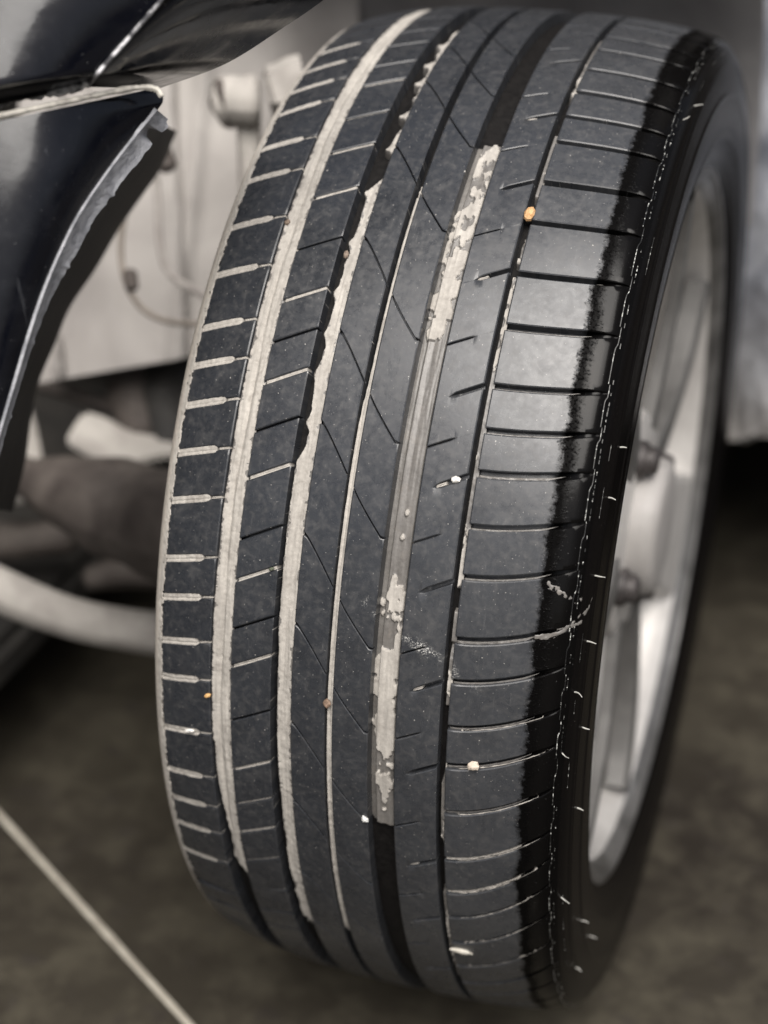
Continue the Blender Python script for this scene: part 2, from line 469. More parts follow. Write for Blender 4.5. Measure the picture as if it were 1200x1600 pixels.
def ext2(l): return extend(l, 9.5)
W0 = lambda w, d: (lambda u: mm(w) + 0 * u, lambda u: d + 0 * u)
cutsA = []; cutsB = []
for p in ext2(DIAG):
    # hook at the start, then straight down to the narrow groove; carries on over the next rib
    cutsA.append((lambda u, p=p: (p + .35 * smooth(-.0337, -.0305, u) * 0 - 4.35 * np.clip((u + .0325) / .0177, 0, 1) ** 1.12) * D2R, lambda u: mm(.00058) + mm(.00030) * (1 - smooth(-.033, -.0305, u)), lambda u: .004 + 0 * u))
    cutsB.append((lambda u, p=p: (p - 5.35 - 4.25 * np.clip((u + .0107) / .0185, 0, 1) ** .9 + .25 * smooth(.0065, .0085, u)) * D2R, lambda u: mm(.00052) + 0 * u, lambda u: .004 + 0 * u))
rib(-.0334, -.0149, cutsA, [])
rib(-.0108, .0086, cutsB, [])
cutsC = []
for p in ext2(HALF):
    cutsC.append((p, lambda u, p=p: (p + 1.15 * (u - .0228) / .0135) * D2R, lambda u: mm(.00048) * (1 - smooth(.0335, .0372, u)) + 1e-6, lambda u: .0035 * (1 - smooth(.0355, .0372, u))))
for p in ext2(NOTCH):
    cutsC.append((p + .3, lambda u, p=p: (p + 1.5 * np.clip((u - .0292) / .0166, -1, 1)) * D2R,
                  lambda u: mm(.00022 + .0011 * smooth(.0290, .0330, u)) * smooth(.0288, .0296, u) + 1e-6, lambda u: .0045 * smooth(.0285, .0345, u)))
cutsC.sort(key=lambda t: t[0])
rib(.0229, .0454, [t[1:] for t in cutsC], [.029, .0296, .0305, .0345, .0355, .0372])


# ------------------------------------------------------------------ what lies packed in the grooves
mud = Mesh()


def fill(uL, uR, p0, p1, hfun, du=.00045, dp=.11):
    us = np.linspace(uL, uR, int((uR - uL) / du) + 2); ph = np.arange(p0, p1, dp)
    U, PHd = np.meshgrid(us, ph); H, mi = hfun(U, PHd)
    H = np.asarray(H)
    fm = mi[:-1, :-1] if not np.isscalar(mi) else mi
    keep = (H[:-1, :-1] > -DEPTH - .0004) | (H[1:, 1:] > -DEPTH - .0004)
    mud.grid(surf(U, PHd * D2R, H), UVof(U, PHd * D2R), mi=fm, keep=keep, flip=True)


def ends(P, a, b, s=1.2): return smooth(a, a + s, P) * (1 - smooth(b - s, b, P))


def fG1(U, P):
    t = (U + .0801) / .0122
    n = fbm(U * 900, P * .35, 3); n2 = fbm(U * 250, P * 2.2, 7)
    edge = -47 + 6 * fbm(t * 3, P * .0 + 1, 5)
    present = smooth(0, 1.5, P - (-45.5 + (.5 - t) * 5.0 + 3 * (n2 - .5)))
    gap = smooth(0, .10, t - (.04 + .30 * (1 - smooth(-40, -31, P)) * (.6 + n2 * .6) - .1 * (P > -28)))
    h = -.0010 - .0011 * np.exp(-((t - .45 - .05 * np.sin(P * .3)) / .10) ** 2) + .0009 * (n - .5) + .0005 * (n2 - .5)
    return (h - .0004) * present - .0085 * (1 - present * gap), np.where((np.minimum(t, 1 - t) + .5 * (n2 - .5) < .05), 1, 0)


def fG2(U, P):
    t = (U + .0447) / .0113
    n2 = fbm(U * 300, P * 1.9, 17); n3 = fbm(P * .9, P * 0 + 2., 23, 3); n = fbm(U * 900, P * .35, 13)
    g = np.interp(P, [-60, -47, -33, -30, -17, -15, -3, 1, 2.5, 4, 9, 11, 14, 24, 28, 30, 33, 35, 37, 46, 52, 60],
                  [.34, .30, .22, .14, .12, .05, .0, .0, .30, .34, .18, .34, .28, .34, .42, .75, .90, .62, .80, .66, .60, .7])
    pinch = np.zeros_like(P)
    for q in SECOND: pinch = np.maximum(pinch, np.exp(-((P - q + .4) / .55) ** 2))
    g = g * (1 - .55 * pinch * (P > 0)) * (.78 + .45 * n3) + .10 * (n2 - .5)
    present = smooth(0, 1.2, P - (-53.0 + 3 * (n2 - .5) + (.5 - t) * 2)) * (1 - smooth(57, 60, P))
    m = smooth(0, .16, t - g) * present
    h = -.0012 + .0010 * (n - .5) + .0006 * (n2 - .5) - .0005 * smooth(.3, 0, np.abs(t - .6))
    return (h - .0003) * m - .0085 * (1 - m), np.where((np.minimum(t - g - .08, 1 - t) + .5 * (n2 - .5) < .05), 1, 0)


def fG3(U, P):
    t = (U + .0148) / .0040
    n = fbm(U * 900, P * .35, 33); n2 = fbm(U * 300, P * 1.7, 37)
    m = smooth(0, 1.5, P + 52.5 + 2 * n2) * (1 - smooth(0, 4, P - 26 - 3 * n2)) * smooth(0, .15, t - .28 * smooth(4, 12, P) - .10)
    h = -.0014 - .0006 * (np.abs(t - .5) < .15) + .0010 * (n - .5) + .0006 * (n2 - .5)
    return h * m - .0085 * (1 - m), 0


def fG4(U, P):
    t = (U - .0087) / .0139
    n = fbm(U * 240, P * .85, 51, 3); n2 = fbm(U * 130, P * .5, 57, 3); n3 = fbm(U * 900, P * .4, 59)
    silt = smooth(0, .8, P + 33.5 + 1.5 * n) * (1 - smooth(0, .5, P - 35.6))
    hs = -.0040 + .0012 * smooth(.30, .0, t) * 0 + .0004 * (n3 - .5) - .0004 * smooth(.2, .0, np.abs(t - .5))
    # chance of pale dried mud on the silt
    k = np.interp(P, [-40, -33.5, -31, -28, -24, -22.5, -16, -14.5, -12, -9.5, -8, -7, 13.0, 14, 17, 21, 23, 27, 30, 33, 35.5, 37],
                  [-.3, -.1, .42, .52, .62, .75, .8, .55, .42, .52, .30, -.2, -.2, .66, .86, .62, .68, .60, .46, .50, .34, -.3])
    cen = np.interp(P, [-34, -22, -10, 0, 14, 20, 28, 36], [.62, .60, .60, .6, .45, .50, .68, .70])
    k = k - 1.15 * np.maximum(0, np.abs(t - cen) - .22)
    pm = smooth(0, .06, k - .40 - (.5 - n) * 1.5 + (n2 - .5) * .6 - .03)
    for (c, u0, s, q) in ((-2.15, .0172, .34, .0011), (-4.35, .0166, .28, .0011), (-8.6, .0150, .8, .0016), (-11.6, .0168, .4, .0012)):
        pm = np.maximum(pm, smooth(1.1, .8, np.hypot((P - c) / s, (U - u0) / q) + .5 * (n - .5)))
    h = hs + .0012 * pm - .0032 * (1 - smooth(.20, .27, t)) - .0028 * smooth(.93, .97, t)
    return h * silt - .0085 * (1 - silt), (np.where(pm > .5, 0, 1))


def fG5(U, P):
    t = (U - .0455) / .0045
    n = fbm(U * 420, P * 1.3, 71, 5); n2 = fbm(U * 100, P * .35, 77, 3)
    silt = smooth(0, 1, P + 60) * (1 - smooth(0, 1, P - 60))
    dark = smooth(.58, .66, fbm(P * .28, P * 0, 79, 3) + .35 * (P < -22) * (.6 - t))
    present = silt * (1 - dark)
    m = present * smooth(0, .15, t - .32)
    h = -.0026 + .0006 * (n - .5)
    pm = smooth(0, .08, n2 + .5 * (n - .5) - .58 + .22 * smooth(9, 12, P) * smooth(31, 28, P) + .12 * smooth(-2, 2, P) * smooth(9, 6, P))
    return (h + .0006 * pm) * m - .0085 * (1 - m), np.where(pm * m > .5, 0, 1)


fill(-.0802, -.0672, -52, 72, fG1)
fill(-.0448, -.0333, -60, 70, fG2)
fill(-.0149, -.0107, -58, 40, fG3, du=.0003)
fill(.0086, .0230, -37, 38, fG4, du=.0004)


def fEdge(U, P):      # dirt smeared over the step between the left blocks and the sidewall
    t = (U + .1140) / .0034; n = fbm(U * 700, P * 2.6, 91, 4)
    m = smooth(.0, .12, .95 - t + .9 * (n - .5)) * smooth(-58, -50, P) * (1 - smooth(60, 64, P))
    return (.0001 + .0006 * (n - .5)) * m - .0085 * (1 - m), 0


fill(-.1146, -.1106, -60, 66, fEdge, du=.0004)
fill(.0453, .0503, -62, 58, fG5, du=.0003)


def lateral(line, u0, u1, p, halfw, seed, h0=-.0008, mi=0, rag=1., lo=-1.05, hi=1.05, taper=None):
    """mud, and painted glint strips, lying in one cross groove"""
    us = np.linspace(u0, u1, int((u1 - u0) / .0005) + 2); ts = np.linspace(lo, hi, 11)
    U, T = np.meshgrid(us, ts); W = mm(halfw) * (1 if taper is None else np.interp(U, taper[0], taper[1])); PHI = line(p, U) + T * W
    n = fbm(U * 500 + seed * 3.1, T * 1.6 + seed, seed); n2 = fbm(U * 130 + seed, T * .8, seed + 5)
    e = smooth(u0, u0 + .0006, U) * (1 - smooth(u1 - .0006, u1, U))
    m = smooth(0, .1, .62 * rag + .8 * (n2 - .5) + .4 * (n - .5) - .12) * e
    H = (h0 + .0007 * (n - .5) - .0006 * np.exp(-((T + .25) / .14) ** 2)) * m - .006 * (1 - m)
    mud.grid(surf(U, PHI, H), UVof(U, PHI), mi=mi, flip=False)


for k, p in enumerate(LEFT):
    if p < -47: continue
    lateral(left_line, -.1138, -.0872, p, .0019, k + 1, h0=-.0003, rag=1.3 if p > -30 else .9)
    lateral(left_line, -.0875, -.0800, p, .00055, k + 40, h0=-.0008, rag=1.2)
for k, p in enumerate(SECOND):
    if sec_w(p) > mm(.0008): lateral(sec_line, -.0673, -.0455, p, .0011, k + 80, h0=-.0009, rag=1.1)
    elif p > 25 or p < -30: lateral(sec_line, -.0673, -.0455, p, .0006, k + 80, h0=-.0010, rag=.75)
rl = lambda p, U: right_line(p, U)
for k, p in enumerate(RIGHT):
    r = .58 if p > -4 else .72
    lateral(rl, .0500, .0925, p, .00165, k + 140, h0=-.0022, mi=1, rag=r + .5, hi=-.35, taper=([.05, .084, .0925], [1, 1, .1]))
    if p in (-36.0, -40.69): lateral(rl, .0500, .0900, p, .00075, k + 190, h0=-.0010, mi=0, rag=.7)
    if p < -20: lateral(rl, .0560, .1055, p, .00135, k + 290, h0=-.0007, mi=0, rag=.60, lo=-1.05, hi=-.62)  # pale strip on the lower groove edge: painted highlight with some dust
for k, p in enumerate(NOTCH):
    if k % 2: lateral(lambda q, U: (q + 1.5 * (U - .0292) / .0166) * D2R, .0298, .036, p, .0008, k + 240, h0=-.0012, mi=0, rag=.62)
for pts, wd in ((((.0905, -6.4), (.097, -6.9), (.104, -7.6), (.109, -7.4)), .0016), (((.088, -11.3), (.096, -11.0), (.102, -10.3), (.108, -9.2), (.114, -8.6), (.119, -7.4)), .0013), (((.098, -10.3), (.106, -9.9), (.111, -9.6)), .0010)):
    Q = spline(pts, 40); T = np.linspace(-1, 1, 9); U = np.broadcast_to(Q[:, :1], (40, 9)); PP = Q[:, 1:] + T[None] * (wd / .0056) * (.5 + fbm(Q[:, :1] * 900, Q[:, :1] * 0, 5))
    nn = fbm(U * 700, PP * 3, 44, 4); H = .00012 * (1 - T[None] ** 2) + .0011 * (nn - .56) * 1.0
    mud.grid(surf(U, PP * D2R, np.minimum(H, .0003)), UVof(U, PP * D2R), mi=1)
tag(link('dried_mud', mud.mesh('dried_mud'), tyre, [MUD, SILT], sharp=None), kind='stuff')

# (the shoulder seam is sealed by the mud below)
# fine moulded ridges on the outer shoulder: one stepped line and one knurled line
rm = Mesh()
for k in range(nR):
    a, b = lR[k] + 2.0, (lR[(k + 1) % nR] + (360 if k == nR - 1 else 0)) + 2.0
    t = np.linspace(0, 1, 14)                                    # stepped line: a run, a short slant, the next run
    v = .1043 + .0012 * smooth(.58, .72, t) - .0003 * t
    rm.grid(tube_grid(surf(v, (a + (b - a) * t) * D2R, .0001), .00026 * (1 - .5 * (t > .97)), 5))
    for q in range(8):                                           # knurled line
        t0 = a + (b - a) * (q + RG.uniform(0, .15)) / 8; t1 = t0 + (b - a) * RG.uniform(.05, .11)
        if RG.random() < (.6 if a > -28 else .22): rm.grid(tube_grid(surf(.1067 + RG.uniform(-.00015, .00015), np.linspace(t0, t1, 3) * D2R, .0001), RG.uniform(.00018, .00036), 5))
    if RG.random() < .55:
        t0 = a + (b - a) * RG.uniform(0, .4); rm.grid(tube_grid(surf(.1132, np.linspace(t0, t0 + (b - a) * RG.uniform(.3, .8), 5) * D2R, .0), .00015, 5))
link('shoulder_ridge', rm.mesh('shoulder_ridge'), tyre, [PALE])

# ------------------------------------------------------------------ rubber vent hairs on the sidewall
gv = np.linspace(.104, _V[-1], 120); gp = np.linspace(-72, 60, 500) * D2R
GV, GP = np.meshgrid(gv, gp); GS = surf(GV, GP, 0.); GPX = project(GS)
nrm = surf(GV, GP, .001) - GS; fac = np.einsum('ijk,ijk->ij', nrm, CPOS - GS) > 0


def onside(px, py):
    d = np.hypot(GPX[..., 0] - px, GPX[..., 1] - py) + np.where(fac, 0, 1e4); i = np.unravel_index(d.argmin(), d.shape); return GV[i], GP[i]


HAIR = simple('rubber_hair', (.30, .29, .27), (.55, .54, .50), .5, 200, bump=0)
for (x, y, L) in ((950, 777, 10), (930, 900, 13), (917, 1003, 12), (898, 1082, 12), (910, 1136, 9), (878, 1176, 14), (902, 1263, 8), (878, 1402, 14),
                  (908, 1438, 10), (922, 1462, 10), (900, 1512, 8), (968, 700, 8), (1085, 165, 12), (1068, 187, 10)):
    v, p = onside(x, y); P0 = surf(v, p, 0.); N = surf(v, p, .001) - P0; N /= np.linalg.norm(N)
    ln = L * .00042
    pts = [P0, P0 + N * ln * .5 + np.array([0, 0, RG.uniform(-.0004, .0004)]), P0 + N * ln + np.array([0, 0, RG.uniform(-.0012, .0004)])]
    tube('vent_hair', pts, [.00042, .00035, .0002], HAIR, tyre, n=5, res=5)

# ------------------------------------------------------------------ alloy wheel
ALU = simple('silver_wheel_paint', (.50, .48, .46), (.62, .60, .575), .36, 30, metal=.2, bump=.05, r2=.45)
ALUD = simple('shaded_wheel_paint', (.10, .097, .093), (.15, .146, .14), .5, 40, metal=.1, bump=.05)  # darker copy of the wheel paint; spoke shade put into the colour
BOLT = simple('wheel_bolt_cap', (.045, .04, .039), (.09, .08, .078), .5, 120, metal=.3, bump=.1)


def revolve(name, prof, mat, parent, n=180, c=(0, 0), sharp=35):
    a = np.linspace(0, 2 * math.pi, n + 1)[:-1]; prof = np.array(prof)
    P = np.stack([np.broadcast_to(prof[None, :, 0], (n, len(prof))), c[0] + prof[None, :, 1] * np.cos(a)[:, None], c[1] + prof[None, :, 1] * np.sin(a)[:, None]], -1)
    return link(name, Mesh().grid(P, closed=True).mesh(name), parent, [mat], sharp=sharp)


revolve('rim_barrel', [(.0960, .2200), (.0900, .2155),
                       (.0820, .2125), (.060, .2085), (.02, .200), (-.03, .198), (-.09, .203), (-.100, .212), (-.104, .231), (-.108, .2335), (-.108, .226), (-.098, .208), (-.09, .2075), (-.03, .205),
                       (.06, .214), (.085, .218), (.0962, .2230)], ALU, wheel)
revolve('rim_lip', [(.0955, .2290), (.0985, .2335), (.1020, .2345), (.1045, .2335), (.1052, .2305), (.1046, .2285), (.1030, .2278), (.1022, .2255), (.1005, .2238), (.0960, .2200), (.0948, .2195)], simple('worn_lip', (.10, .098, .095), (.24, .235, .23), .3, 25, metal=.5, bump=.05), wheel)
hub = revolve('hub', [(.045, .080), (.075, .078), (.0850, .074), (.0880, .068), (.0885, .050), (.0895, .036), (.0860, .032), (.0855, .0005)], ALU, wheel, 96)


revolve('centre_cap', [(.080, .0465), (.096, .0458), (.1025, .0445), (.1055, .041), (.1068, .033), (.1070, .014), (.1070, .0003)], simple('cap_paint', (.34, .325, .31), (.42, .40, .385), .5, 30, bump=.05), wheel, 64, sharp=None)  # rounded cap added so its side catches light and brightens the hub


def arm(c0, c1, r0, r1, w0, w1, w2, dep):
    """a curved spoke from the hub out to the barrel: flanks and face as separate grids"""
    n = 26; s = np.linspace(0, 1, n); r = r0 + (r1 - r0) * s; th = (c0 + (c1 - c0) * s ** 2.4) * D2R
    wd = np.interp(s, [0, .45, 1], [w0, w1, w2]); xf = .0885 + .008 * s; dp = dep * (1 - .25 * s)
    cy, cz = r * np.cos(th), r * np.sin(th); ty, tz = np.gradient(cy), np.gradient(cz); L = np.hypot(ty, tz); ny, nz = -tz / L, ty / L
    def mk(sec):
        P = np.zeros((n, len(sec), 3))
        for j, (a, b) in enumerate(sec):
            P[:, j, 0] = xf + b * dp; P[:, j, 1] = cy + ny * wd * a; P[:, j, 2] = cz + nz * wd * a
        return P
    return mk([(-.3, -1.1), (-.60, -1), (-.56, -.10), (-.50, -.02)]), mk([(-.50, -.02), (-.42, .0), (0, .03), (.42, .0), (.50, -.02)]), mk([(.50, -.02), (.56, -.10), (.60, -1), (.3, -1.1)]), mk([(.3, -1.1), (-.3, -1.1)])


sp = Mesh(); f1_, face, f2_, bk = arm(-1, -1, .060, .2150, .088, .074, .086, .022)
for q in (f1_, face, f2_, bk): sp.grid(q)
link('spoke', sp.mesh('spoke'), wheel, [ALU], sharp=35)
for c0, c1, dep in ((43, 57, .019), (-46, -62, .019), (88, 101, .009), (-92, -106, .009), (146, 160, .026), (-148, -163, .026)):
    f1_, face, f2_, bk = arm(c0, c1, .064, .2150, .030 if dep > .012 else .02, .017 if dep > .012 else .010, .026 if dep > .012 else .014, dep)
    sp = Mesh(); sp.grid(f1_, mi=1); sp.grid(f2_, mi=1); sp.grid(bk, mi=1); sp.grid(face, mi=1)
    link('spoke', sp.mesh('spoke'), wheel, [ALU, ALUD], sharp=35)
for k in range(4):
    a = (45 + 90 * k) * D2R; c = (.058 * math.cos(a), .058 * math.sin(a))
    revolve('lug_bolt', [(.078, .0125), (.0915, .0122), (.0930, .0112), (.0930, .0095), (.0985, .0088), (.1005, .0065), (.1010, .0003)], BOLT, hub, 28, c)

# ------------------------------------------------------------------ small stones lying on the tread
def stone(px, py, size, el, rot, c1, c2, label, name='pebble', lift=0., cat='pebble', flat=.55):
    # where the view ray meets the tread
    q = CROT @ np.array([(px - 600) / FPX, -(py - 800) / FPX, -1.0]); r = .319
    for _ in range(15):
        a = q[1] ** 2 + q[2] ** 2; bq = 2 * (CPOS[1] * q[1]); cc = CPOS[1] ** 2 - r * r; t = (-bq - math.sqrt(bq * bq - 4 * a * cc)) / 2 / a
        P = CPOS + t * q; r = .5 * r + .5 * (crown(P[0]) + lift)
    v, p = P[0], math.atan2(P[2], -P[1]); O = surf(v, p, lift); N = surf(v, p, lift + .001) - O; N /= np.linalg.norm(N)
    T = np.array([0, math.sin(p), math.cos(p)]); X = np.cross(T, N)
    th = np.linspace(0, math.pi, 6); ph = np.linspace(0, 2 * math.pi, 9); TH, PH_ = np.meshgrid(th, ph)
    rr = 1 + .9 * (fbm(np.sin(TH) * np.cos(PH_) * 1.6 + px, np.sin(TH) * np.sin(PH_) * 1.6 + np.cos(TH) * 1.3, int(px) % 50, 3) - .5)
    a, b_, c = np.sin(TH) * np.cos(PH_) * rr, np.sin(TH) * np.sin(PH_) * rr * el, np.cos(TH) * rr * flat
    ca, sa = math.cos(rot), math.sin(rot); a, b_ = a * ca - b_ * sa, a * sa + b_ * ca
    L = size * (a[..., None] * X + b_[..., None] * T + (c[..., None]) * N)
    L[:, -1] = L[:, 0]; me = Mesh().grid(L, flip=True).mesh(name)
    o = link(name, me, None, [simple(name + '_stone', c1, c2, .75, 500, bump=.7, bdist=.0006)], sharp=28)
    o.matrix_world = MW @ Matrix.Translation(Vector(O + N * size * flat * .55))
    return tag(o, label, cat)


stone(828, 337, .0030, 1.45, -.2, (.50, .27, .11), (.72, .46, .24), 'orange tan pebble wedged in the narrow groove beside the outer tread blocks', flat=.8, lift=-.001)
stone(713, 750, .0025, .7, .3, (.75, .72, .66), (.82, .80, .76), 'tiny white stone chip at the start of a tapered notch, halfway down the tyre')
stone(739, 1196, .0032, .75, .2, (.50, .42, .34), (.66, .58, .48), 'beige triangular pebble in a cross groove of the outer blocks, low on the tyre')
stone(722, 1485, .0062, .36, -.15, (.60, .56, .48), (.74, .70, .62), 'long pale flake of dirt on the outer blocks near the bottom of the tyre', 'dirt_flake', cat='dirt flake', flat=.18)
stone(512, 1098, .0023, 1.2, 0, (.14, .09, .06), (.32, .22, .16), 'reddish brown grit grain stuck in the mud of the narrow centre groove')
stone(325, 1086, .0022, .55, .5, (.62, .34, .12), (.72, .45, .2), 'orange crumb on the left edge of the first muddy groove', lift=-.0005)
stone(570, 1279, .0019, 1.2, .3, (.70, .70, .68), (.8, .8, .78), 'white grain on the left wall of the wide dark groove')
stone(298, 1141, .0030, .4, .3, (.72, .70, .66), (.82, .8, .76), 'white sliver lying in a left shoulder cross groove low on the tyre', flat=.35)
stone(449, 348, .0014, 1.2, 0, (.12, .08, .06), (.26, .20, .15), 'small brown grit dot in the leftmost muddy groove', lift=-.0012)
stone(541, 398, .0016, 1.3, 0, (.14, .10, .08), (.28, .22, .17), 'small brown grit dot in the mud of the second groove', lift=-.0012)
stone(425, 889, .0018, .5, .4, (.05, .06, .04), (.12, .13, .09), 'dark green scrap at the end of a cross groove left of the second groove', flat=.4)

# ------------------------------------------------------------------ floor
FL, n_, l_, b_ = newmat('stained_concrete'); g = G(FL); o = g.coord('Object')
f1 = g.noise(o, 2.2, 5, .6, .5); f2 = g.noise(o, 20, 6, .7, .2); f3 = g.noise(o, 160, 4, .6)
c = g.mix(g.ramp(f1, .35, .65), (.020, .0165, .013), (.048, .042, .031))
b_.inputs['Specular IOR Level'].default_value = .2
c = g.mix(g.ramp(f2, .45, .75, 0, .45), c, (.12, .108, .078))
c = g.mix(g.ramp(g.noise(o, 30, 4, .6), .58, .68, 0, .6), c, (.035, .030, .026))
l_.new(c, b_.inputs['Base Color']); l_.new(g.ramp(f2, .3, .7, .55, .8), b_.inputs['Roughness'])
l_.new(g.bump(g.math('ADD', f3, f2), .35, .002), b_.inputs['Normal'])
s = np.linspace(-6, 6, 13); X, Y = np.meshgrid(s, s)
tag(link('floor', Mesh().grid(np.stack([X, Y, 0 * X], -1), flip=True).mesh('floor'), None, [FL]), kind='structure')


def on_floor(px, py, z=0.):
    a = at(px, py, 1.); c0 = MWn[:3, :3] @ CPOS + MWn[:3, 3]; d = a - c0; return c0 + d * (z - c0[2]) / d[2]


A = on_floor(-60, 1208, .003); B = on_floor(360, 1672, .003); dv = (B - A) / np.linalg.norm(B - A); nv = np.array([-dv[1], dv[0], 0])
A = A - dv * .6; B = B + dv * .3
t = np.linspace(0, 1, 90)[:, None]; cen = A + (B - A) * t; wv = (.0027 + .0009 * (fbm(t[:, 0] * 40, t[:, 0] * 0, 5) - .5))[:, None]
LN = simple('pale_floor_line', (.34, .31, .26), (.50, .47, .40), .8, 60, bump=.3)
tag(link('floor_joint', Mesh().grid(np.stack([cen - nv * wv, cen - nv * wv * .3 + [0, 0, .0006], cen + nv * wv * .3 + [0, 0, .0006], cen + nv * wv], 1), flip=True).mesh('floor_joint'), None, [LN]), kind='structure')

# ------------------------------------------------------------------ car body round the wheel
PAINT, n_, l_, b_ = newmat('black_paint'); g = G(PAINT); o = g.coord('Object')
c = g.mix(g.ramp(g.noise(o, 16, 5, .7, 1), .5, .78, 0, .8), (.003, .0035, .006), (.016, .017, .021))
c = g.mix(g.ramp(g.noise(g.coord('Object', (1, 1, .22), (.3, .5, 0)), 70, 5, .75, .6), .62, .72, 0, .45), c, (.12, .125, .135))
c = g.mix(g.ramp(g.noise(o, 900, 2), .74, .77), c, (.20, .20, .20))
l_.new(c, b_.inputs['Base Color']); l_.new(g.ramp(g.noise(o, 22, 5, .7), .4, .7, .07, .34), b_.inputs['Roughness'])
b_.inputs['Coat Weight'].default_value = .15; b_.inputs['Coat Roughness'].default_value = .08; b_.inputs['Specular IOR Level'].default_value = .35
l_.new(g.bump(g.noise(o, 60, 4), .12, .002), b_.inputs['Normal'])
TORN = simple('torn_grey_plastic', (.20, .205, .225), (.40, .405, .43), .6, 90, bump=.7, bdist=.002)
EDGE = simple('chipped_edge_highlight', (.30, .28, .25), (.66, .63, .56), .6, 150, bump=.5, bdist=.001)
LINER = simple('dusty_arch_liner', (.22, .205, .195), (.37, .35, .33), .85, 7, bump=.4, bdist=.003)
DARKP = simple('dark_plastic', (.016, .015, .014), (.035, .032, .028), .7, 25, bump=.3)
GREYL = simple('grey_liner', (.22, .215, .22), (.38, .37, .37), .75, 7, bump=.4)
RUST = simple('grimy_steel', (.045, .036, .032), (.10, .085, .075), .75, 25, bump=.5)
CAST = simple('dusty_cast_metal', (.28, .26, .24), (.46, .435, .40), .8, 22, bump=.3)


def skin(name, P, mats, parent, thick=.003, mi=0, sharp=40):
    """a sheet of points (world) given a real thickness and closed edges"""
    P = np.asarray(P, float)
    du = np.gradient(P, axis=0); dv_ = np.gradient(P, axis=1); N = np.cross(du, dv_); N /= np.linalg.norm(N, axis=-1)[..., None] + 1e-12
    cw = MWn[:3, :3] @ CPOS + MWn[:3, 3]
    if np.mean(np.einsum('ijk,ijk->ij', N, cw - P)) > 0: N = -N
    Q = P + N * thick; m = Mesh(); m.grid(P, mi=mi); m.grid(Q, mi=0 if np.isscalar(mi) else mi, flip=True)
    for a, b in ((P[0], Q[0]), (P[-1], Q[-1]), (P[:, 0], Q[:, 0]), (P[:, -1], Q[:, -1])): m.grid(np.stack([a, b]))
    me = m.mesh(name)
    import bmesh
    bm = bmesh.new(); bm.from_mesh(me); bmesh.ops.remove_doubles(bm, verts=bm.verts, dist=1e-6); bmesh.ops.recalc_face_normals(bm, faces=bm.faces); bm.to_mesh(me); bm.free()
    return link(name, me, parent, mats, sharp=sharp)


def sheet(left, right, n, m, depth, wob=None):
    """rows run from the left pixel curve to the right pixel curve; depth(s,t) in metres"""
    Lc = spline(left, n); Rc = spline(right, n); P = np.zeros((n, m, 3))
    for i in range(n):
        for j in range(m):
            s = j / (m - 1); t = i / (n - 1); x, y = Lc[i] * (1 - s) + Rc[i] * s
            P[i, j] = at(x, y, depth(s, t, x, y))
    return P


# bumper corner: rounded top right corner, then the wheel-opening edge sweeping down and left
bumper = empty('front_bumper', 'black scuffed bumper corner with a torn grey wheel-opening edge, left of the tyre', 'bumper')
edgeR = [(240, 138), (250, 145), (255, 156), (246, 172), (205, 222), (165, 275), (125, 335), (95, 395), (70, 455), (48, 520), (30, 580), (12, 640), (-6, 700), (-30, 780), (-60, 880)]
leftB = [(-160, 222), (-160, 226), (-160, 232), (-160, 245), (-160, 290), (-160, 340), (-160, 400), (-160, 455), (-160, 510), (-160, 560), (-160, 620), (-160, 680), (-160, 740), (-160, 820), (-160, 900)]
def bdep(s, t, x, y): return .735 + .055 * (1 - s) ** 2 * 0 + .050 * s ** 3 - .02 * math.sin(math.pi * min(1, t * 1.1)) * (1 - s)
def bdx(x, y): return .745 + .03 * smooth(-40, 255, x) ** 2 + .012 * smooth(250, 700, y)
skin('bumper_panel', sheet(leftB, edgeR, 90, 40, lambda s, t, x, y: float(bdx(x, y)) + .012 * s ** 6), [PAINT], bumper, .003)
# chipped top edge of the bumper skin, its bright highlight painted in
topc = spline([(-160, 214), (-60, 192), (0, 180), (80, 163), (160, 146), (215, 136), (243, 138), (253, 150)], 70)
tw = [at(x, y + 1, float(bdx(x, y)) - .0008) for x, y in topc]
link('bumper_edge', Mesh().grid(tube_grid(np.array(tw), .0010 + .0010 * fbm(np.arange(70) * .5, np.zeros(70), 3), 6)).mesh('bumper_edge'), bumper, [EDGE])
# torn flange following the edge
e1 = spline([(246, 172), (205, 222), (165, 275), (125, 335), (95, 395), (70, 455), (48, 520), (30, 580), (12, 640), (-6, 700), (-30, 780)], 120)
e2 = spline([(262, 186), (232, 232), (191, 285), (150, 342), (116, 400), (84, 458), (58, 522), (38, 582), (20, 642), (2, 702), (-22, 782)], 120)
PF = np.zeros((120, 6, 3))
for i in range(120):
    rag = (fbm(np.array(i * .45), np.array(2.), 9, 4) - .5) * 5 + (3 if i % 23 == 5 else 0) + (-13 if 6 <= i <= 9 else 0) + (5 if 2 <= i <= 4 else 0)
    wgt = 1 if i < 60 else .6
    for j in range(6):
        s = j / 5; x = e1[i][0] * (1 - s) + (e2[i][0] + rag * wgt) * s; y = e1[i][1] * (1 - s) + (e2[i][1] + rag * .6 * wgt) * s
        PF[i, j] = at(x, y, float(bdx(*e1[i])) + .010 + .012 * s + .002 * math.sin(s * 3))
skin('torn_flange', PF, [TORN], bumper, .002)
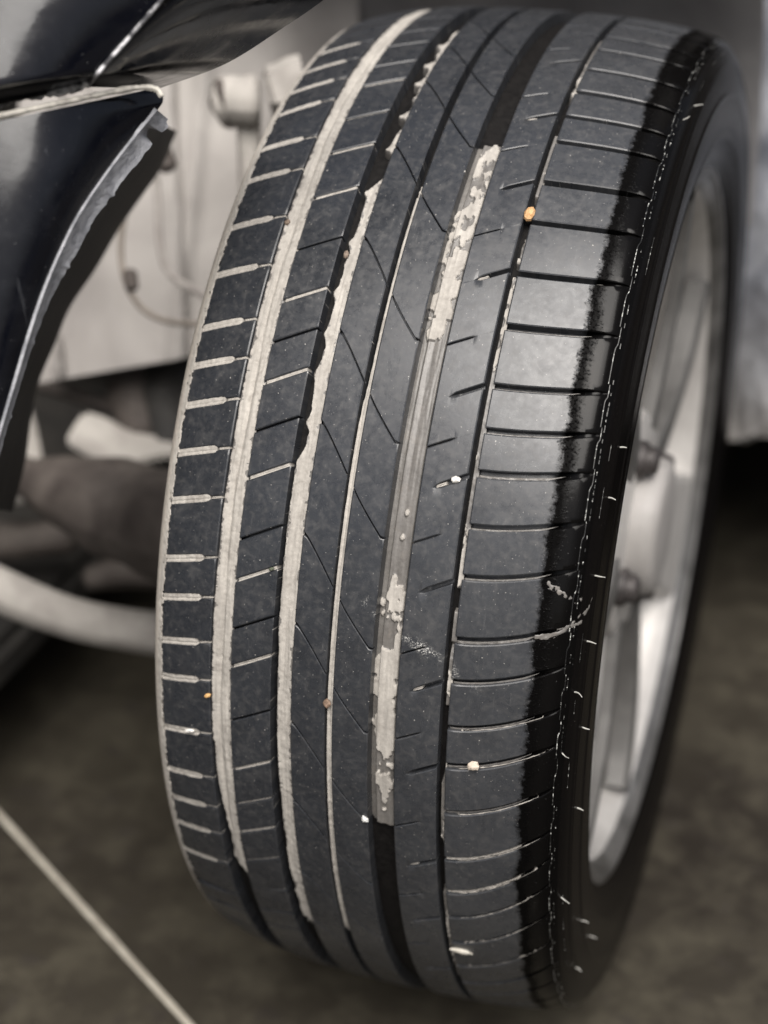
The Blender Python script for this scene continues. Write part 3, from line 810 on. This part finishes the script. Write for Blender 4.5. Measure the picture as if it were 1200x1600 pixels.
# inner return of the bumper, in shade behind the flange
e3 = spline([(276, 205), (252, 262), (218, 312), (186, 358), (150, 420), (110, 480), (85, 540), (60, 600), (48, 660), (40, 720), (20, 800)], 60)
e0 = spline([(240, 190), (200, 240), (160, 290), (120, 350), (88, 405), (62, 465), (40, 530), (22, 590), (4, 650), (-14, 710), (-40, 790)], 60)
PI_ = np.zeros((60, 8, 3))
for i in range(60):
    for j in range(8):
        s = j / 7; PI_[i, j] = at(e0[i][0] * (1 - s) + e3[i][0] * s, e0[i][1] * (1 - s) + e3[i][1] * s, .80 + .28 * s)
skin('inner_return', PI_, [DARKP], bumper, .003)

# painted wing above the bumper: outer face, crease, and the arch return
wing = empty('front_wing', 'glossy black wing panel with a sharp crease, above the bumper at the top left', 'car panel')
crease = [(330, -110), (292, -50), (252, 0), (205, 55), (165, 100), (136, 136)]
lo1 = [(-160, -120), (-160, -60), (-160, 0), (-160, 60), (-160, 130), (-160, 196)]
skin('wing_panel', sheet(lo1, crease, 40, 40, lambda s, t, x, y: .735 + .012 * s - .02 * math.sin(s * math.pi) * .6 + .028 * smooth(.86, 1, t) * (1 - .4 * s)), [PAINT], wing, .003)
outer = [(620, -120), (560, -50), (505, 0), (440, 45), (352, 100), (250, 138)]
skin('arch_return', sheet(crease, outer, 40, 24, lambda s, t, x, y: .747 + .10 * s ** 1.2 + .028 * smooth(.86, 1, t) * .6), [PAINT], wing, .003)
cp = spline(crease, 60); cw_ = [at(x, y, .7462 + .028 * smooth(.86, 1, np.array(i / 59)) * .6 - .0006) for i, (x, y) in enumerate(cp)]
link('panel_crease', Mesh().grid(tube_grid(np.array(cw_), .0009, 6)).mesh('panel_crease'), wing, [simple('crease_highlight', (.05, .05, .055), (.70, .70, .72), .3, 130, bump=0, lo=.42, hi=.55)])  # bright tube along the crease, the highlight put into its colour
# ragged lower lip of the wing, its white highlights painted into the colour
lp = spline([(-160, 194), (-60, 176), (0, 162), (60, 151), (110, 145), (138, 136)], 80)
lpw = np.array([at(x, y - 4 + 5 * (fbm(np.array(i * .6), np.array(0.), 4) - .5), .757) for i, (x, y) in enumerate(lp)])
link('highlighted_lip', Mesh().grid(tube_grid(lpw, .0009 + .0042 * fbm(np.arange(80) * .42, np.zeros(80), 8) * (np.linspace(1.1, .2, 80)), 7)).mesh('highlighted_lip'), wing,
     [simple('lip_highlight', (.06, .06, .06), (.75, .73, .70), .45, 260, bump=.9, bdist=.002)])

# wheel arch liner: pale dusty inner panel with folds, and the roof of the arch over the tyre
liner = empty('wheel_arch_liner', 'dusty pale grey inner panel with soft folds behind the left of the tyre', 'arch liner')


def ldep(s, t, x, y):
    return 1.29 + .022 * float(fbm(np.array(x * .009), np.array(y * .006), 3, 2)) + .05 * smooth(360, 560, x) - .014 * smooth(150, 162, x + .12 * y) + .012 * smooth(262, 270, x - .05 * y) + .010 * smooth(96, 100, x) - .008 * math.exp(-((x - 330 + .1 * y) / 14) ** 2)


skin('inner_panel', sheet([(20, -140), (25, 0), (30, 200), (32, 400), (34, 520), (40, 602)], [(560, -140), (560, 0), (560, 200), (560, 400), (560, 500), (560, 512)], 50, 90, ldep), [LINER], liner, .004)
a_ = np.linspace(82, 142, 40) * D2R; xs = np.linspace(-.30, .10, 30)
AA, XX = np.meshgrid(a_, xs); rr = .43 + .012 * np.sin(XX * 60) * .4
PA = np.stack([XX, -rr * np.cos(AA), rr * np.sin(AA)], -1) @ MWn[:3, :3].T + MWn[:3, 3]
skin('arch_roof', PA, [GREYL], liner, .004)
# rear part of the arch, mud-caked along its ragged lower edge
RL, n_, l_, b_ = newmat('muddy_rear_liner'); g = G(RL); o = g.coord('Object')
_, _, zz = g.xyz(o); f = g.noise(o, 16, 6, .65, .5)
lowmask = g.ramp(g.math('ADD', zz, g.math('MULTIPLY', g.math('SUBTRACT', f, .5), .30)), .34, .16)
c = g.mix(g.ramp(f, .35, .65), (.10, .11, .135), (.36, .37, .40))
c = g.mix(lowmask, c, g.mix(g.ramp(f, .4, .6), (.20, .185, .17), (.42, .39, .35)))
l_.new(c, b_.inputs['Base Color']); b_.inputs['Roughness'].default_value = .85
l_.new(g.bump(g.noise(o, 60, 5), .6, .004), b_.inputs['Normal'])
rear = empty('rear_arch_liner', 'blue-grey liner with a mud-caked ragged lower edge, behind the wheel at the right', 'arch liner')
PR = np.zeros((60, 40, 3))
for i in range(60):
    for j in range(40):
        t = i / 59; s = j / 39; x = 1050 + s * 320; yb = 672 + 26 * float(fbm(np.array(j * .35), np.array(1.), 6)) - 14 * (j > 30)
        PR[i, j] = at(x, -160 + t * (yb + 160), 1.46 + .03 * float(fbm(np.array(s * 5), np.array(t * 6), 8)) - .05 * s + .02 * math.sin(s * 9))
skin('liner_sheet', PR, [RL], rear, .012)
PT = np.zeros((20, 50, 3))
for i in range(20):
    for j in range(50):
        PT[i, j] = at(430 + j / 49 * 900, -200 + i / 19 * 330, 1.50 + .02 * math.sin(j * .6) + .002 * i)
skin('arch_back', PT, [GREYL], rear, .004)

# underside of the car: floor pan, sill and panels that shade the space behind the wheel
under = empty('car_underbody', 'black shadowed underside of the car behind and left of the tyre', 'car underbody')


def box(name, lo, hi, mat, parent, bev=.01):
    import bmesh
    bm = bmesh.new(); bmesh.ops.create_cube(bm, size=1)
    for v in bm.verts: v.co = Vector([(lo[k] + hi[k]) / 2 + v.co[k] * (hi[k] - lo[k]) for k in range(3)])
    bmesh.ops.bevel(bm, geom=bm.edges[:], offset=bev, segments=2, affect='EDGES'); me = bpy.data.meshes.new(name); bm.to_mesh(me); bm.free()
    return link(name, me, parent, [mat])


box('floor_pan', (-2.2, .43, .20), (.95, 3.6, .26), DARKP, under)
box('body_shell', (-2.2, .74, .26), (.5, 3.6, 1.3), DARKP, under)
box('undertray_blocker', (-2.2, -.95, .09), (-.40, .74, .13), DARKP, under)  # slab enlarged and lowered to keep light off the left floor
box('side_light_blocker', (-2.2, -.95, .13), (-.62, .74, 1.2), DARKP, under)  # unseen block, drawn forward to cut light from the left
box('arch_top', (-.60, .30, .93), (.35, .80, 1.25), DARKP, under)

# suspension parts seen through the gap
arm_ = empty('control_arm', 'long pale dusty control arm low behind the left of the tyre', 'control arm')
tube('arm_bar', [at(-120, 865, 1.22), at(0, 922, 1.24), at(100, 962, 1.26), at(190, 982, 1.28), at(330, 1000, 1.31)], [.018, .0165, .0155, .016, .018], CAST, arm_, 16)
tube('bushing', [at(-120, 850, 1.19), at(-120, 890, 1.24)], .03, RUST, arm_, 16)
axle = empty('drive_shaft', 'dark round boot and drive shaft in the shadow behind the left of the tyre', 'drive shaft')
cc = at(176, 792, 1.24); dirv = at(420, 850, 1.18) - at(60, 730, 1.30); dirv /= np.linalg.norm(dirv)
tube('boot', [cc - dirv * .075, cc - dirv * .05, cc - dirv * .03, cc, cc + dirv * .03, cc + dirv * .055, cc + dirv * .10], [.020, .027, .030, .038, .037, .041, .040], RUST, axle, 24, res=40)
tube('shaft', [cc - dirv * .35, cc - dirv * .2, cc - dirv * .07], .016, RUST, axle, 16)
link_ = empty('stabiliser_link', 'dusty stabiliser link with a round ball joint, upper left beside the tyre', 'stabiliser link')
tube('ball_joint', [at(335, 165, 1.17), at(352, 160, 1.17), at(385, 158, 1.16), at(408, 158, 1.16)], [.008, .017, .0185, .0165, .0185, .012], CAST, link_, 20, res=24, caps=False)
tube('grease_boot', [at(338, 166, 1.165), at(350, 161, 1.165), at(358, 160, 1.165)], [.009, .0175, .015], RUST, link_, 20, res=12)
tube('joint_nut', [at(418, 152, 1.15), at(440, 146, 1.15), at(478, 138, 1.15)], [.015, .021, .021, .024, .024], CAST, link_, 6, res=20, caps=False)
tube('link_rod', [at(388, 180, 1.17), at(391, 260, 1.18), at(396, 420, 1.19)], .0085, CAST, link_, 14)
hose = empty('brake_hose', 'thin brown brake hose looping in front of the pale liner panel', 'hose')
tube('hose_line', [at(230, 250, 1.20), at(196, 330, 1.2), at(190, 410, 1.2), at(212, 470, 1.2), at(255, 500, 1.2), at(330, 508, 1.2)], .0022, simple('brown_hose', (.14, .12, .10), (.24, .21, .18), .7, 60), hose, 10)
tube('hose_clip', [at(203, 425, 1.198), at(206, 450, 1.198)], .005, RUST, hose, 10)
cable = empty('sensor_cable', 'grey sensor cable hanging down the pale liner between hose and ball joint', 'cable')
tube('cable_line', [at(235, 230, 1.21), at(246, 300, 1.21), at(250, 380, 1.21), at(268, 430, 1.21), at(330, 468, 1.2)], .0028, simple('grey_cable', (.20, .18, .17), (.30, .28, .26), .7, 60), cable, 10)
tube('cable_plug', [at(252, 232, 1.2), at(262, 262, 1.2)], .007, RUST, cable, 12)

# pale brackets and grimy lumps under the liner
def plate(name, poly, depth, thick, mat, parent):
    import bmesh
    bm = bmesh.new(); c0 = MWn[:3, :3] @ CPOS + MWn[:3, 3]; cv = at(600, 800, 1) - c0; cv /= np.linalg.norm(cv)
    f = bm.faces.new([bm.verts.new(at(x, y, depth)) for x, y in poly])
    r = bmesh.ops.extrude_face_region(bm, geom=[f])
    for v in [e for e in r['geom'] if isinstance(e, bmesh.types.BMVert)]: v.co += Vector(cv * thick)
    bmesh.ops.recalc_face_normals(bm, faces=bm.faces); bmesh.ops.bevel(bm, geom=bm.edges[:], offset=.003, segments=2, affect='EDGES')
    me = bpy.data.meshes.new(name); bm.to_mesh(me); bm.free(); return link(name, me, parent, [mat])


br = empty('subframe_bracket', 'pale curved subframe bracket in the dark gap left of the tyre', 'bracket')
plate('bracket_plate', [(100, 692), (112, 668), (130, 642), (165, 652), (200, 674), (262, 684), (300, 690), (300, 716), (250, 716), (200, 730), (150, 722)], 1.33, .012, CAST, br)
br2 = empty('mounting_plate', 'pale wedge-shaped plate beside the bumper edge at far left', 'bracket')
plate('wedge_plate', [(8, 790), (20, 700), (42, 614), (58, 680), (74, 765), (60, 782)], 1.36, .010, CAST, br2)
kn = empty('steering_rack_end', 'grimy dark steering joint and rods under the pale liner panel', 'steering joint')
tube('rod', [at(40, 590, 1.38), at(150, 628, 1.36), at(330, 668, 1.34)], [.007, .006, .008], RUST, kn, 12)
tube('joint_body', [at(200, 560, 1.37), at(215, 620, 1.36), at(225, 680, 1.35)], [.016, .026, .018], RUST, kn, 14)
tube('stub', [at(290, 560, 1.36), at(262, 620, 1.36), at(270, 700, 1.35)], [.02, .03, .02], DARKP, kn, 14)
sub = empty('subframe', 'dark grimy subframe beam low in the shadow at the far left', 'subframe')
tube('beam', [at(-150, 850, 1.42), at(0, 845, 1.40), at(110, 838, 1.39)], [.02, .017, .014], RUST, sub, 14)
tube('beam_end', [at(140, 905, 1.40), at(190, 895, 1.40), at(260, 900, 1.39)], [.01, .014, .012], RUST, sub, 14)
